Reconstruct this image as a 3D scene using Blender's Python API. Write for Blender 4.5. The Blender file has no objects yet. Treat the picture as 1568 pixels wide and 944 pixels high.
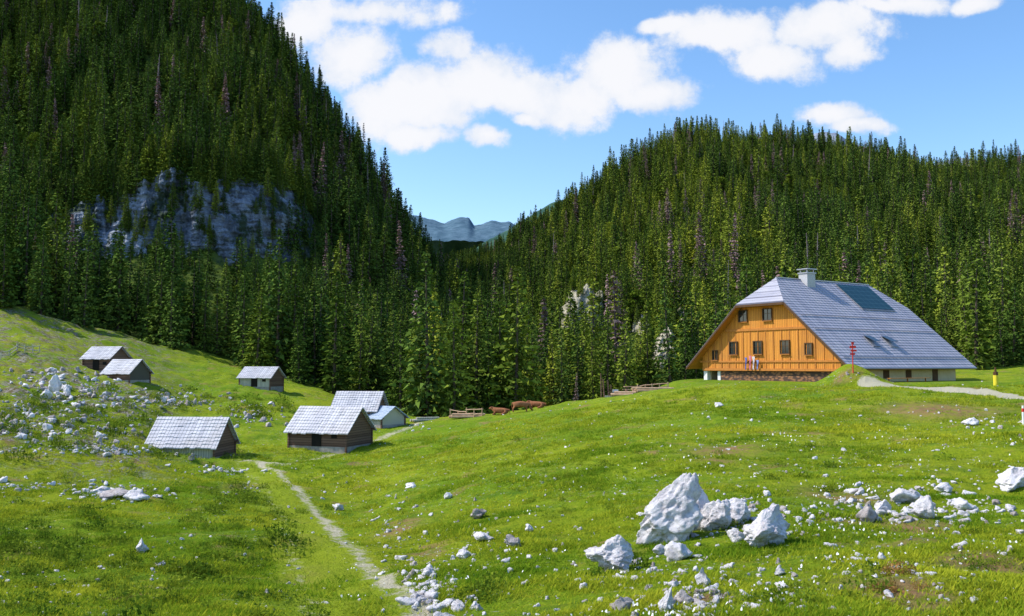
import bpy, math, random
import numpy as np
from mathutils import Vector, noise as mnoise, Matrix
rng=np.random.default_rng(7); random.seed(7)
scn=bpy.context.scene
F=1350.0; PIT=math.atan(88/F); cp,sp=math.cos(PIT),math.sin(PIT)
def uv(px,py):
    yy=F*cp-(472-py)*sp; zz=F*sp+(472-py)*cp
    return (px-784)/yy, zz/yy
# ------------------------------------------------------------ camera
cam=bpy.data.cameras.new('camera'); co=bpy.data.objects.new('camera',cam); scn.collection.objects.link(co)
cam.sensor_width=36; cam.lens=36*F/1568; cam.clip_start=0.1; cam.clip_end=20000
co.rotation_euler=(math.pi/2+PIT,0,0); scn.camera=co
# ------------------------------------------------------------ sun
SD=Vector((-1.0,0.06,0)).normalized(); EL=math.radians(48)
SD=Vector((SD.x*math.cos(EL),SD.y*math.cos(EL),math.sin(EL)))
sl=bpy.data.lights.new('sun','SUN'); sl.energy=5.0; sl.angle=math.radians(0.5); sl.color=(1,0.94,0.83)
so=bpy.data.objects.new('sun',sl); scn.collection.objects.link(so)
so.rotation_euler=SD.to_track_quat('Z','Y').to_euler(); so.location=(-50,0,80)
# ------------------------------------------------------------ node helper
class NT:
    def __init__(s,nt): s.nt=nt
    def n(s,t,**k):
        nd=s.nt.nodes.new(t)
        for a,b in k.items(): setattr(nd,a,b)
        return nd
    def link(s,a,b): s.nt.links.new(a,b)
    def put(s,sock,v):
        if hasattr(v,'is_output') : s.link(v,sock)
        else: sock.default_value=v
    def math(s,op,a,b=0.0,c=None,clamp=False):
        nd=s.n('ShaderNodeMath',operation=op,use_clamp=clamp); s.put(nd.inputs[0],a); s.put(nd.inputs[1],b)
        if c is not None: s.put(nd.inputs[2],c)
        return nd.outputs[0]
    def vm(s,op,a,b):
        nd=s.n('ShaderNodeVectorMath',operation=op); s.put(nd.inputs[0],a); s.put(nd.inputs[1],b)
        return nd.outputs['Value'] if op in('LENGTH','DOT_PRODUCT') else nd.outputs[0]
    def mix(s,f,a,b,bt='MIX'):
        nd=s.n('ShaderNodeMix',data_type='RGBA',blend_type=bt); s.put(nd.inputs[0],f)
        for i,v in ((6,a),(7,b)):
            if isinstance(v,(tuple,list)) and len(v)==3: v=(*v,1)
            s.put(nd.inputs[i],v)
        return nd.outputs[2]
    def noise(s,vec,scale,detail=4,rough=.55,dist=0):
        nd=s.n('ShaderNodeTexNoise'); s.put(nd.inputs['Vector'],vec); nd.inputs['Scale'].default_value=scale
        nd.inputs['Detail'].default_value=detail; nd.inputs['Roughness'].default_value=rough; nd.inputs['Distortion'].default_value=dist
        return nd.outputs['Fac']
    def ss(s,v,a,b,o0=0.0,o1=1.0):
        nd=s.n('ShaderNodeMapRange',interpolation_type='SMOOTHSTEP'); s.put(nd.inputs[0],v)
        for i,x in enumerate((a,b,o0,o1)): s.put(nd.inputs[1+i],x)
        return nd.outputs[0]
    def attr(s,name,t='GEOMETRY'):
        nd=s.n('ShaderNodeAttribute',attribute_type=t,attribute_name=name); return nd.outputs['Fac']
def newmat(name):
    m=bpy.data.materials.new(name); m.use_nodes=True; nt=m.node_tree; T=NT(nt)
    b=nt.nodes['Principled BSDF']; b.inputs['Roughness'].default_value=.85
    if 'Specular IOR Level' in b.inputs: b.inputs['Specular IOR Level'].default_value=.25
    return m,T,b
def bump(T,b,h,st=.5,dist=.1):
    nd=T.n('ShaderNodeBump'); nd.inputs['Strength'].default_value=st; nd.inputs['Distance'].default_value=dist
    T.put(nd.inputs['Height'],h); T.link(nd.outputs[0],b.inputs['Normal'])
def simple(name,c1,c2,scale=4,rough=.8,stretch=(1,1,1),bs=.3,metal=0,thr=(.3,.7),bd=.03):
    m,T,b=newmat(name)
    tc=T.n('ShaderNodeTexCoord').outputs['Object']
    v=T.vm('MULTIPLY',tc,stretch)
    n=T.noise(v,scale,6,.6); n2=T.noise(v,scale*.23,3)
    f=T.ss(T.math('ADD',T.math('MULTIPLY',n,.6),T.math('MULTIPLY',n2,.4)),thr[0],thr[1])
    T.link(T.mix(f,c1,c2),b.inputs['Base Color']); b.inputs['Roughness'].default_value=rough; b.inputs['Metallic'].default_value=metal
    if bs>0: bump(T,b,n,bs,bd)
    return m
# ------------------------------------------------------------ numpy noise
def vnoise(x,y,seed=0):
    xi=np.floor(x).astype(np.int64); yi=np.floor(y).astype(np.int64); fx=x-xi; fy=y-yi
    fx=fx*fx*(3-2*fx); fy=fy*fy*(3-2*fy)
    def h(a,b):
        n=(a*374761393+b*668265263+seed*1442695041)&0xffffffff
        n=((n^(n>>13))*1274126177)&0xffffffff
        n=(n^(n>>16))&0xffffffff
        return n/4294967295.0
    return (h(xi,yi)*(1-fx)+h(xi+1,yi)*fx)*(1-fy)+(h(xi,yi+1)*(1-fx)+h(xi+1,yi+1)*fx)*fy
def fbm(x,y,o=4,seed=0):
    s=0;a=1;t=0
    for i in range(o):
        s=s+a*vnoise(x*2**i+i*17.3,y*2**i-i*9.1,seed+i); t+=a; a*=.5
    return s/t-.5
def sstep(x,a,b):
    t=np.clip((x-a)/(b-a),0,1); return t*t*(3-2*t)
# ------------------------------------------------------------ terrain table (depth, image height)
COL={
-900:[(16,930),(30,790),(50,690),(75,610),(100,540),(130,480),(160,430),(200,380),(260,300),(330,200),(450,60),(600,0),(800,100),(1500,400),(3000,500)],
-200:[(16,930),(30,790),(50,690),(75,610),(100,540),(130,480),(160,440),(200,400),(260,310),(330,180),(450,0),(600,-150),(800,-100),(1500,400),(3000,500)],
0:[(15,944),(30,800),(50,700),(70,640),(90,575),(110,525),(140,475),(160,458),(200,420),(250,350),(300,270),(400,90),(500,-60),(600,-150),(800,-50),(1500,400),(3000,500)],
150:[(15,944),(30,805),(50,715),(65,668),(80,625),(100,583),(120,550),(150,512),(180,482),(230,432),(258,395),(270,270),(300,225),(400,70),(500,-60),(600,-90),(800,50),(1500,450),(3000,500)],
300:[(15,944),(30,810),(50,738),(70,697),(90,645),(110,605),(130,572),(150,547),(180,512),(230,440),(262,395),(276,265),(320,190),(400,80),(470,10),(540,0),(700,120),(1500,450),(3000,520)],
370:[(15,944),(30,815),(50,745),(70,699),(90,645),(110,607),(130,580),(150,560),(180,530),(240,450),(270,395),(284,275),(330,190),(400,90),(450,38),(500,45),(700,200),(1500,450),(3000,520)],
440:[(15,944),(30,820),(50,750),(70,698),(90,648),(110,614),(130,592),(150,577),(180,550),(240,475),(285,405),(300,300),(340,210),(400,130),(440,112),(500,140),(700,300),(1500,450),(3000,520)],
500:[(15,944),(30,830),(50,757),(70,693),(90,655),(110,624),(130,603),(150,592),(180,575),(250,500),(300,400),(350,270),(410,180),(440,178),(600,330),(1500,480),(3000,520)],
570:[(15,944),(30,835),(50,752),(70,692),(90,655),(105,638),(130,625),(180,600),(250,540),(320,400),(380,300),(410,292),(600,420),(1500,480),(3000,520)],
640:[(14,944),(25,858),(40,765),(60,702),(80,665),(95,645),(112,640),(160,640),(220,600),(300,510),(370,412),(400,404),(600,430),(1000,410),(1500,450),(3000,520)],
720:[(13,944),(25,842),(40,752),(60,692),(80,655),(92,637),(110,645),(160,655),(220,620),(300,555),(400,490),(500,440),(600,415),(800,400),(1000,398),(1500,450),(3000,520)],
800:[(13,944),(22,850),(40,735),(60,675),(80,638),(92,624),(105,636),(150,650),(200,625),(300,535),(400,455),(500,405),(600,378),(750,362),(1000,380),(1500,450),(3000,520)],
900:[(12,944),(20,857),(40,722),(60,658),(80,622),(90,611),(105,622),(150,640),(190,610),(250,540),(330,440),(420,370),(520,322),(580,320),(800,400),(1500,450),(3000,520)],
960:[(12,944),(20,852),(40,715),(60,650),(80,612),(90,604),(105,614),(150,630),(190,600),(250,525),(330,420),(420,335),(500,285),(560,270),(800,380),(1500,450),(3000,520)],
1030:[(12,944),(20,845),(40,707),(60,640),(80,603),(90,594),(105,598),(150,610),(190,580),(250,505),(330,395),(420,300),(500,242),(570,226),(800,330),(1500,450),(3000,520)],
1100:[(12,944),(20,840),(40,700),(60,630),(80,593),(90,586),(105,586),(125,588),(150,597),(190,570),(250,500),(330,395),(430,300),(530,240),(600,228),(800,330),(1500,450),(3000,520)],
1250:[(12,944),(20,835),(40,695),(60,624),(75,592),(90,584),(110,582),(150,580),(190,560),(260,480),(340,390),(440,305),(550,250),(620,240),(800,330),(1500,450),(3000,520)],
1370:[(12,944),(20,832),(40,692),(60,618),(72,593),(90,583),(110,580),(150,572),(190,545),(260,470),(340,380),(450,305),(560,250),(610,242),(800,330),(1500,450),(3000,520)],
1440:[(12,944),(20,830),(40,688),(60,617),(72,594),(90,582),(110,577),(150,567),(190,542),(260,470),(340,390),(450,330),(560,295),(620,288),(800,350),(1500,450),(3000,520)],
1568:[(12,944),(20,825),(40,680),(60,617),(72,597),(90,582),(110,573),(150,560),(190,540),(260,470),(340,390),(450,320),(560,275),(620,264),(800,330),(1500,450),(3000,520)],
1800:[(12,930),(20,815),(40,670),(60,610),(72,592),(90,578),(110,565),(150,550),(190,530),(260,460),(340,380),(450,310),(560,265),(620,250),(800,330),(1500,450),(3000,520)],
2500:[(12,900),(20,790),(40,655),(60,600),(72,585),(90,565),(110,550),(150,530),(190,500),(260,440),(340,370),(450,310),(560,265),(620,250),(800,330),(1500,450),(3000,520)],
}
NEAR=[(1,-1.7),(2,-.95),(3,-.68),(4.5,-.50),(8,-.36)]
Ug=np.arange(-1.7,1.701,.01); Lg=np.arange(0,math.log(3000)+.01,.01)
ks=sorted(COL); ucol=np.array([uv(k,560)[0] for k in ks])
rows=[]
for k in ks:
    pts=NEAR+[(d,uv(k,py)[1]) for d,py in COL[k]]
    rows.append(np.interp(Lg,[math.log(a) for a,b in pts],[b for a,b in pts]))
rows=np.array(rows)
TAB=np.array([np.interp(Ug,ucol,rows[:,j]) for j in range(len(Lg))]).T
def blur(A,s,ax):
    r=int(3*s)+1; k=np.exp(-np.arange(-r,r+1)**2/(2*s*s)); k/=k.sum()
    P=np.pad(A,[(r,r) if i==ax else (0,0) for i in range(2)],mode='edge')
    return np.apply_along_axis(lambda a:np.convolve(a,k,'valid'),ax,P)
TAB=blur(blur(TAB,1.8,0),2.2,1)
HC=(36.9,103.8)
TRL=None
def H(x,y):
    x=np.asarray(x,float); y=np.asarray(y,float)
    d=np.maximum(y,1.0); u=np.clip(x/d,-1.69,1.69); l=np.clip(np.log(d),0,Lg[-1]-.02)
    a=(u-Ug[0])/.01; b=l/.01; ai=np.clip(a.astype(int),0,len(Ug)-2); bi=np.clip(b.astype(int),0,len(Lg)-2); fa=a-ai; fb=b-bi
    v=(TAB[ai,bi]*(1-fa)+TAB[ai+1,bi]*fa)*(1-fb)+(TAB[ai,bi+1]*(1-fa)+TAB[ai+1,bi+1]*fa)*fb
    z=v*d
    far=sstep(d,150,260)
    z=z+far*(fbm(x/45,y/45,4,3)*17+fbm(x/11,y/11,3,8)*3.5)*np.clip(1.4-d/900,0.2,1)
    nearm=sstep(d,4,12)*(1-far)
    left=sstep(-x/d,.12,.4)*sstep(d,35,60)
    z=z+nearm*(fbm(x/7,y/7,4,11)*(.75+1.5*left)+fbm(x/2.4,y/2.4,3,63)*.32+fbm(x/1.1,y/1.1,3,21)*(.20+.5*left))
    hd=np.hypot(x-HC[0],y-HC[1]); w=1-sstep(hd,16,23)
    z=z*(1-w)+(-1.72)*w
    z=z+1.95*np.exp(-(((x-30.6)/2.5)**2+((y-79.5)/2.0)**2))
    return z
dm=np.exp(np.linspace(math.log(4),math.log(720),2600))
def ground(px,py,dmin=4):
    u,v=uv(px,py); g=H(u*dm,dm)-v*dm
    i=np.where((g>=0)&(dm>=dmin))[0]
    i=i[0] if len(i) else len(dm)-1
    d=dm[i]; return Vector((u*d,d,float(H(u*d,d))))
def at(px,d):
    u=uv(px,560)[0]; return Vector((u*d,d,float(H(u*d,d))))
def seg_d(x,y,pl):
    best=np.full(np.shape(x),1e9); side=np.zeros(np.shape(x)); 
    for (a,b) in zip(pl[:-1],pl[1:]):
        dx,dy=b[0]-a[0],b[1]-a[1]; L2=dx*dx+dy*dy
        t=np.clip(((x-a[0])*dx+(y-a[1])*dy)/L2,0,1); ex=x-(a[0]+t*dx); ey=y-(a[1]+t*dy); dd=np.hypot(ex,ey)
        s=np.sign(dx*ey-dy*ex); m=dd<best; best=np.where(m,dd,best); side=np.where(m,s,side)
    return best,side
def line(pp): return [tuple(ground(a,b)[:2]) for a,b in pp]
TRAIL=line([(548,960),(520,900),(490,850),(462,800),(432,755),(400,722),(372,706)])
TR2=line([(372,706),(440,712),(520,695),(585,672),(640,648)])
ROAD=line([(1345,590),(1440,595),(1500,602),(1568,609),(1700,622)])
EDGE_PX=[-400,0,150,300,430,500,570,650,750,900,1050,1150,1300,1568,2200]
EDGE_D=[150,146,152,150,146,138,140,122,118,122,126,138,146,150,150]
def edge_d(x,y):
    px=x/np.maximum(y,1)*1353+784; return np.interp(px,EDGE_PX,EDGE_D)
# ------------------------------------------------------------ mesh util
def mesh_np(name,V,Fa,attrs=None,mat=None,smooth=False,k=3,link=True):
    me=bpy.data.meshes.new(name); V=np.asarray(V,np.float32); Fa=np.asarray(Fa,np.int32); nf=len(Fa); k=Fa.shape[1]
    me.vertices.add(len(V)); me.vertices.foreach_set('co',V.ravel())
    me.loops.add(nf*k); me.loops.foreach_set('vertex_index',Fa.ravel())
    me.polygons.add(nf); me.polygons.foreach_set('loop_start',np.arange(0,nf*k,k,dtype=np.int32))
    try: me.polygons.foreach_set('loop_total',np.full(nf,k,dtype=np.int32))
    except Exception: pass
    for an,av in (attrs or {}).items():
        a=me.attributes.new(an,'FLOAT','POINT'); a.data.foreach_set('value',np.asarray(av,np.float32))
    me.update(calc_edges=True); me.validate()
    if smooth: me.polygons.foreach_set('use_smooth',np.ones(nf,bool))
    if mat: me.materials.append(mat)
    ob=bpy.data.objects.new(name,me)
    if link: scn.collection.objects.link(ob)
    return ob
# ------------------------------------------------------------ ground
us=np.concatenate([np.linspace(-1.5,-.76,30),np.arange(-.75,.75,.0042),np.linspace(.76,1.5,30)])
ds=np.concatenate([np.linspace(-6,10.5,36),np.exp(np.arange(math.log(11),math.log(150),.0085)),np.exp(np.arange(math.log(150),math.log(720),.0085)),np.exp(np.linspace(math.log(730),math.log(2900),30))])
D,U=np.meshgrid(ds,us,indexing='ij'); W=np.maximum(D,0)+9*np.exp(-np.maximum(D,0)/12)
X=U*W; Y=D
Z=H(X,Y)
nr,nc=X.shape; idx=np.arange(nr*nc).reshape(nr,nc)
Fq=np.stack([idx[:-1,:-1],idx[:-1,1:],idx[1:,1:],idx[1:,:-1]],-1).reshape(-1,4)
x=X.ravel(); y=Y.ravel()
def path_mask(x,y):
    d1,s1=seg_d(x,y,TRAIL)
    d2,s2=seg_d(x,y,TR2); wob=fbm(x/2,y/2,2,5)*.5
    t2=np.exp(-((d2+wob)/.7)**2)*.8
    d3,s3=seg_d(x,y,ROAD); rd=1-sstep(d3+wob,1.3,2.1)
    return t2,rd,d1*s1
DIRT=[(1110,690,1.6,.35),(1095,705,.8,.3),(1290,765,1.2,.4),(1400,812,1.2,.3),(1500,858,.8,.3),(610,815,.7,.5),(1440,628,4,.8),(465,890,.4,.3),(460,825,.5,.4),(1060,915,.5,.15),(1380,905,.8,.3),(380,745,1,.6)]
DG=[(ground(a,b),rx,ry) for a,b,rx,ry in DIRT]
def dirt_f(x,y):
    dd=sstep(fbm(x/2.2,y/1.6,4,77),.19,.27)*sstep(y,10,16)*.85
    for g,rx,ry in DG: dd=np.maximum(dd,1.2*np.exp(-((x-g.x)/rx)**2-((y-g.y)/(ry*4))**2))
    return dd
t2_,rd_,sd=path_mask(x,y)
wob=fbm(x/1.2,y/1.2,3,15)*.6
path=np.clip(np.maximum.reduce([np.exp(-((sd+1.05+wob)/.42)**2)*1.05*(.85+fbm(x/3,y/3,2,44)*.8),np.exp(-((sd-.75+wob)/.3)**2)*.5,t2_,rd_*1.4]),0,1.4)
worn=np.exp(-(sd/1.3)**4)
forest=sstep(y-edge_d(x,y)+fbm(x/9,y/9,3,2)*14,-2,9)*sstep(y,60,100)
uu=x/np.maximum(y,1)
rocky=sstep(-uu,.34,.44)*sstep(y,40,52)*(1-forest)
gx=np.gradient(Z,axis=1)/np.maximum(np.gradient(X,axis=1),1e-3); gy=np.gradient(Z,axis=0)/np.gradient(Y,axis=0)[:, :]
slope=np.hypot(gx,gy).ravel(); cliff=sstep(slope,1.25,1.8)*sstep(y,170,210)
dirt=dirt_f(x,y)
m,T,b=newmat('grass_ground')
P=T.n('ShaderNodeNewGeometry').outputs['Position']
nL=T.noise(P,.07,4); nM=T.noise(P,.45,5,.6); nS=T.noise(P,2.6,6,.7); nF=T.noise(P,15,5,.7); nQ=T.noise(P,1.1,6,.7)
c=T.mix(T.ss(nL,.38,.62),(.16,.265,.010),(.27,.335,.014))
c=T.mix(T.math('MULTIPLY',T.ss(nM,.50,.68),.85),c,(.095,.185,.012))
c=T.mix(T.math('MULTIPLY',T.ss(nQ,.48,.33),.6),c,(.31,.29,.035))
c=T.mix(T.math('MULTIPLY',T.ss(nS,.50,.68),.7),c,(.075,.15,.012))
c=T.mix(T.math('MULTIPLY',T.ss(nS,.45,.30),.6),c,(.40,.41,.04))
c=T.mix(T.math('MULTIPLY',T.ss(nF,.48,.68),.6),c,(.065,.12,.012))
c=T.mix(T.math('MULTIPLY',T.ss(nF,.40,.26),.5),c,(.40,.43,.06))
sp_n=T.math('MULTIPLY',T.ss(T.noise(P,6.5,3,.6),.62,.68),T.ss(T.noise(P,.35,4,.6),.45,.58))
c=T.mix(T.math('MULTIPLY',sp_n,.8),c,(.52,.50,.48))
dn=T.math('MULTIPLY',T.attr('dirt'),T.ss(T.noise(P,2.2,6,.75),.38,.54))
c=T.mix(T.math('MULTIPLY',dn,.85,clamp=True),c,T.mix(nF,(.24,.12,.05),(.38,.25,.14)))
rk=T.math('MULTIPLY',T.attr('rocky'),T.ss(T.noise(P,.55,7,.75),.47,.57))
c=T.mix(T.math('MULTIPLY',rk,.85,clamp=True),c,T.mix(T.ss(nS,.46,.6),(.13,.10,.055),(.36,.32,.31)))
c=T.mix(T.math('MULTIPLY',T.attr('worn'),.75,clamp=True),c,T.mix(nS,(.20,.30,.012),(.36,.40,.03)))
pm=T.ss(T.math('ADD',T.attr('path'),T.math('MULTIPLY',T.math('SUBTRACT',T.noise(P,2.6,6,.75),.5),2.2)),.40,.95)
c=T.mix(pm,c,T.mix(nF,(.42,.38,.24),(.66,.62,.48)))
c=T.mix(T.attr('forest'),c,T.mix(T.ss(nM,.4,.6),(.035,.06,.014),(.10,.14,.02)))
vs=T.vm('MULTIPLY',P,(1,1,.25)); nc1=T.noise(vs,.22,8,.7); 
c=T.mix(T.attr('cliff'),c,T.mix(T.ss(nc1,.42,.66),(.05,.07,.045),(.20,.21,.22)))
T.link(c,b.inputs['Base Color']); b.inputs['Roughness'].default_value=.95; b.inputs['Specular IOR Level'].default_value=.05
bump(T,b,T.math('ADD',nS,T.math('MULTIPLY',nF,.5)),.9,.25)
GM=m
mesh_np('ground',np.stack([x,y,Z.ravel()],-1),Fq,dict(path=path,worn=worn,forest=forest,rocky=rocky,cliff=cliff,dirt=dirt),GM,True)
# ------------------------------------------------------------ distant hills
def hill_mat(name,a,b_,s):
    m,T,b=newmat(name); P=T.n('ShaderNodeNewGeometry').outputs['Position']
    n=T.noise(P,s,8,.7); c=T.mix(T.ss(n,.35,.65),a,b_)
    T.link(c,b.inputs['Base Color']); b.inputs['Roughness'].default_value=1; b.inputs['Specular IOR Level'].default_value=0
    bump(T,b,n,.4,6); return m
def ridge(name,pts,d,depth,base,mat,amp=1):
    pxs=np.linspace(pts[0][0],pts[-1][0],160); pys=np.interp(pxs,[p[0] for p in pts],[p[1] for p in pts])
    V=[];n=len(pxs);R=26
    for j in range(R+6):
        t=min(j/R,1); back=max(0,j-R)
        dd=d-depth*(1-t)+back*60
        for px,py in zip(pxs,pys):
            u,v=uv(px,py); vb=uv(px,base)[1]; hz=(v*d)*(t**.8)+(vb*d)*(1-t**.8)-back*40
            q=Vector((u*dd/200,dd/200,3.1))
            hz+=amp*(mnoise.fractal(q,1,2,6)*18*(.25+.75*(1-t)))+amp*mnoise.fractal(q*9,1,2,3)*7
            V.append((u*dd,dd,hz))
    idx=np.arange((R+6)*n).reshape(R+6,n)
    Fq=np.stack([idx[:-1,:-1],idx[:-1,1:],idx[1:,1:],idx[1:,:-1]],-1).reshape(-1,4)
    mesh_np(name,V,Fq,None,mat,True)
hm1=hill_mat('haze_tinted_forest_hill',(.06,.115,.16),(.11,.18,.24),.03)  # aerial haze painted in: blue-grey mixed into the forest base colour
hm2=hill_mat('haze_tinted_rock_peak',(.16,.20,.27),(.26,.30,.36),.02)  # rock base colour likewise blued to imitate distance haze
hm3=hill_mat('forested_hill',(.03,.07,.06),(.06,.12,.08),.03)
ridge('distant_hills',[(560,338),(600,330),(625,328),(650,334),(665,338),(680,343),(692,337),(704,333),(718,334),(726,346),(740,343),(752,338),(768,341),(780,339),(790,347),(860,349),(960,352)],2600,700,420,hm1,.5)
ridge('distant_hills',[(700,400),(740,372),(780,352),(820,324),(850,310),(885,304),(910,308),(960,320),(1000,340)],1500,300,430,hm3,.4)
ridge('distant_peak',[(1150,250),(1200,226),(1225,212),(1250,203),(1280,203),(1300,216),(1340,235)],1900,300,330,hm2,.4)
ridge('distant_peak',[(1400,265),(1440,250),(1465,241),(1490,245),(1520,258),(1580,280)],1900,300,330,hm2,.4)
# ------------------------------------------------------------ tree models
def tri_cloud(C,S,nrm=None,flat=.35,out=None):
    n=len(C)
    a=rng.normal(size=(n,3)); 
    if out is not None: a=a*.45+out
    a/=np.linalg.norm(a,axis=1)[:,None]
    b=rng.normal(size=(n,3)); b[:,2]*=flat; b-=a*(a*b).sum(1)[:,None]; b/=np.linalg.norm(b,axis=1)[:,None]+1e-9
    S=S[:,None]
    v0=C+a*S*.9; v1=C-a*S*.6+b*S*.55; v2=C-a*S*.6-b*S*.55
    V=np.stack([v0,v1,v2],1).reshape(-1,3); Fa=np.arange(n*3).reshape(n,3); return V,Fa
def cone_tube(p0,p1,r0,r1,k=6):
    p0=np.array(p0,float);p1=np.array(p1,float); d=p1-p0; d/=np.linalg.norm(d); a=np.cross(d,[.3,1,.1]); a/=np.linalg.norm(a); b=np.cross(d,a)
    t=np.linspace(0,2*np.pi,k,endpoint=False)
    r=np.cos(t)[:,None]*a+np.sin(t)[:,None]*b
    V=np.vstack([p0+r*r0,p1+r*r1]); Fa=[]
    for i in range(k):
        j=(i+1)%k; Fa+=[(i,j,k+j),(i,k+j,k+i)]
    return V,np.array(Fa)
class MB:
    def __init__(s): s.V=[];s.F=[];s.A=[];s.M=[];s.n=0
    def add(s,V,Fa,a=0,m=0):
        s.V.append(V); s.F.append(np.asarray(Fa)+s.n); s.A.append(np.broadcast_to(a,(len(V),)).astype(float)); s.M.append(np.full(len(Fa),m)); s.n+=len(V)
    def make(s,name,mats,link=False):
        ob=mesh_np(name,np.vstack(s.V),np.vstack(s.F),dict(shade=np.concatenate(s.A)),None,False,link=link)
        for q in mats: ob.data.materials.append(q)
        ob.data.polygons.foreach_set('material_index',np.concatenate(s.M).astype(np.int32)); return ob
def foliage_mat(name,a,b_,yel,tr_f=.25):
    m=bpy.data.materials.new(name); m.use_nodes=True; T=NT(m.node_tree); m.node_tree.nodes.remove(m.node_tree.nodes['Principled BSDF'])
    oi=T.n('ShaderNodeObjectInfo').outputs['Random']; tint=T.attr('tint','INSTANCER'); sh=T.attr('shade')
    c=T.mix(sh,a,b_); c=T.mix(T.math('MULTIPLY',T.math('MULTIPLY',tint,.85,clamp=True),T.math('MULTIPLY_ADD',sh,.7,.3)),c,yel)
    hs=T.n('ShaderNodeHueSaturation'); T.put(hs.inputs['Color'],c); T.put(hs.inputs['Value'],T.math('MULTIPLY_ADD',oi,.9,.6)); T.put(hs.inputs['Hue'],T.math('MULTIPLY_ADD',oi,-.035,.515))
    df=T.n('ShaderNodeBsdfDiffuse'); T.link(hs.outputs[0],df.inputs[0]); out=m.node_tree.nodes['Material Output'].inputs[0]
    if tr_f<=0: T.link(df.outputs[0],out); return m
    tr=T.n('ShaderNodeBsdfTranslucent'); T.link(hs.outputs[0],tr.inputs[0]); mx=T.n('ShaderNodeMixShader'); mx.inputs[0].default_value=tr_f
    T.link(df.outputs[0],mx.inputs[1]); T.link(tr.outputs[0],mx.inputs[2]); T.link(mx.outputs[0],out)
    return m
bark=simple('spruce_bark',(.07,.05,.04),(.14,.11,.09),3,.9,bs=0)
deadm=simple('dead_wood',(.22,.16,.17),(.38,.30,.31),3,.9,bs=0)
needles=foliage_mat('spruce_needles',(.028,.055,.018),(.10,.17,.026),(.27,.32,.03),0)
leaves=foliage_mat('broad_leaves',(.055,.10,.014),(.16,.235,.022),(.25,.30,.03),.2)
def spruce(name,Ht,R,seed,dens=1.0,p=.85,low=.05,dead=False):
    global rng
    rng=np.random.default_rng(seed); B=MB()
    B.add(*cone_tube((0,0,-1.2),(0,0,Ht*.97),.24,.03),0,0)
    z=low*Ht; C=[];S=[];A=[];O=[]
    side=rng.uniform(0,6.28); 
    while z<Ht*.985:
        t=z/Ht; r0=R*(1-t)**p*min(1,(t-low*.3)/.12+.45)*rng.uniform(.80,1.14)
        nb=int(rng.integers(6,10)); a0=rng.uniform(0,6.28)
        for i in range(nb):
            a=a0+i*6.283/nb+rng.normal()*.25; L=r0*rng.uniform(.55,1.15)*(1+.15*math.cos(a-side))+.12
            if rng.random()<.10: continue
            dx,dy=math.cos(a),math.sin(a); dr=-.32*(1-t)+.12
            if dead:
                if rng.random()<.45: 
                    B.add(*cone_tube((0,0,z),(dx*L*.8,dy*L*.8,z+L*dr),.035,.01,3),0,0)
                continue
            k=max(2,int(L/.30*dens)); s=(np.arange(k)+rng.random(k)*.8)/k
            s=np.sqrt(s*.94+.03)
            w=L*.16*s*rng.normal(size=k)
            px=dx*L*s-dy*w; py=dy*L*s+dx*w; pz=z+L*dr*s+ -.20*L*s*s*(1-t)+rng.normal(size=k)*.07+.10*L*s**4
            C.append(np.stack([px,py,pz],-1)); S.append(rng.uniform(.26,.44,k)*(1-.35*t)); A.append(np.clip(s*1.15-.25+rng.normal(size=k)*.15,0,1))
            O.append(np.stack([np.full(k,dx),np.full(k,dy),np.full(k,-.35)],-1))
        z+=rng.uniform(.30,.55)/max(dens,.8)
    if not dead:
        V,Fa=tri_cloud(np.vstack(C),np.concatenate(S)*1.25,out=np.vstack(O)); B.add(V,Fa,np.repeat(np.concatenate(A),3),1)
        return B.make(name,[bark,needles])
    return B.make(name,[deadm,deadm])
def broad(name,Ht,R,seed,nclump=26,per=70,ls=.30):
    global rng
    rng=np.random.default_rng(seed); B=MB(); B.add(*cone_tube((0,0,-1),(0,0,Ht*.75),.2,.06),0,0)
    for i in range(nclump):
        t=rng.uniform(.18,1); a=rng.uniform(0,6.28); r=R*math.sin(math.pi*(t*.86+.1))**.7*rng.uniform(.3,.95)
        c=np.array([math.cos(a)*r,math.sin(a)*r,Ht*t*.93]); B.add(*cone_tube((0,0,max(.3,c[2]*.6)),c,.06,.02,4),0,0)
        q=rng.normal(size=(per,3)); q/=np.linalg.norm(q,axis=1)[:,None]; rr=R*.34*rng.uniform(.6,1.2); P_=c+q*rr*rng.uniform(.5,1.05,(per,1))*[1,1,.8]
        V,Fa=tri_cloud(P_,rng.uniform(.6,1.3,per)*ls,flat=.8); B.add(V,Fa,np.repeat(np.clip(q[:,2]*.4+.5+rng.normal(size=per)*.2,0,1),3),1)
    return B.make(name,[bark,leaves])
PR=[spruce('tree_model_a',16,3.1,1),spruce('tree_model_b',16,2.6,2,p=.75),spruce('tree_model_c',16,3.7,3,p=.95),spruce('tree_model_d',16,2.2,4,p=.7),
    broad('tree_model_e',10,3.0,5),spruce('tree_model_f',16,1.6,6,dead=True)]
needles2=foliage_mat('brown_needles',(.13,.09,.08),(.30,.20,.19),(.3,.22,.2),0)
g=spruce('tree_model_g',16,2.0,9,dens=.8); g.data.materials[1]=needles2; PR.append(g)
def coll(name,obs):
    c=bpy.data.collections.new(name)
    for o in obs: c.objects.link(o)
    return c
TC=coll('tree_models',PR)
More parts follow.
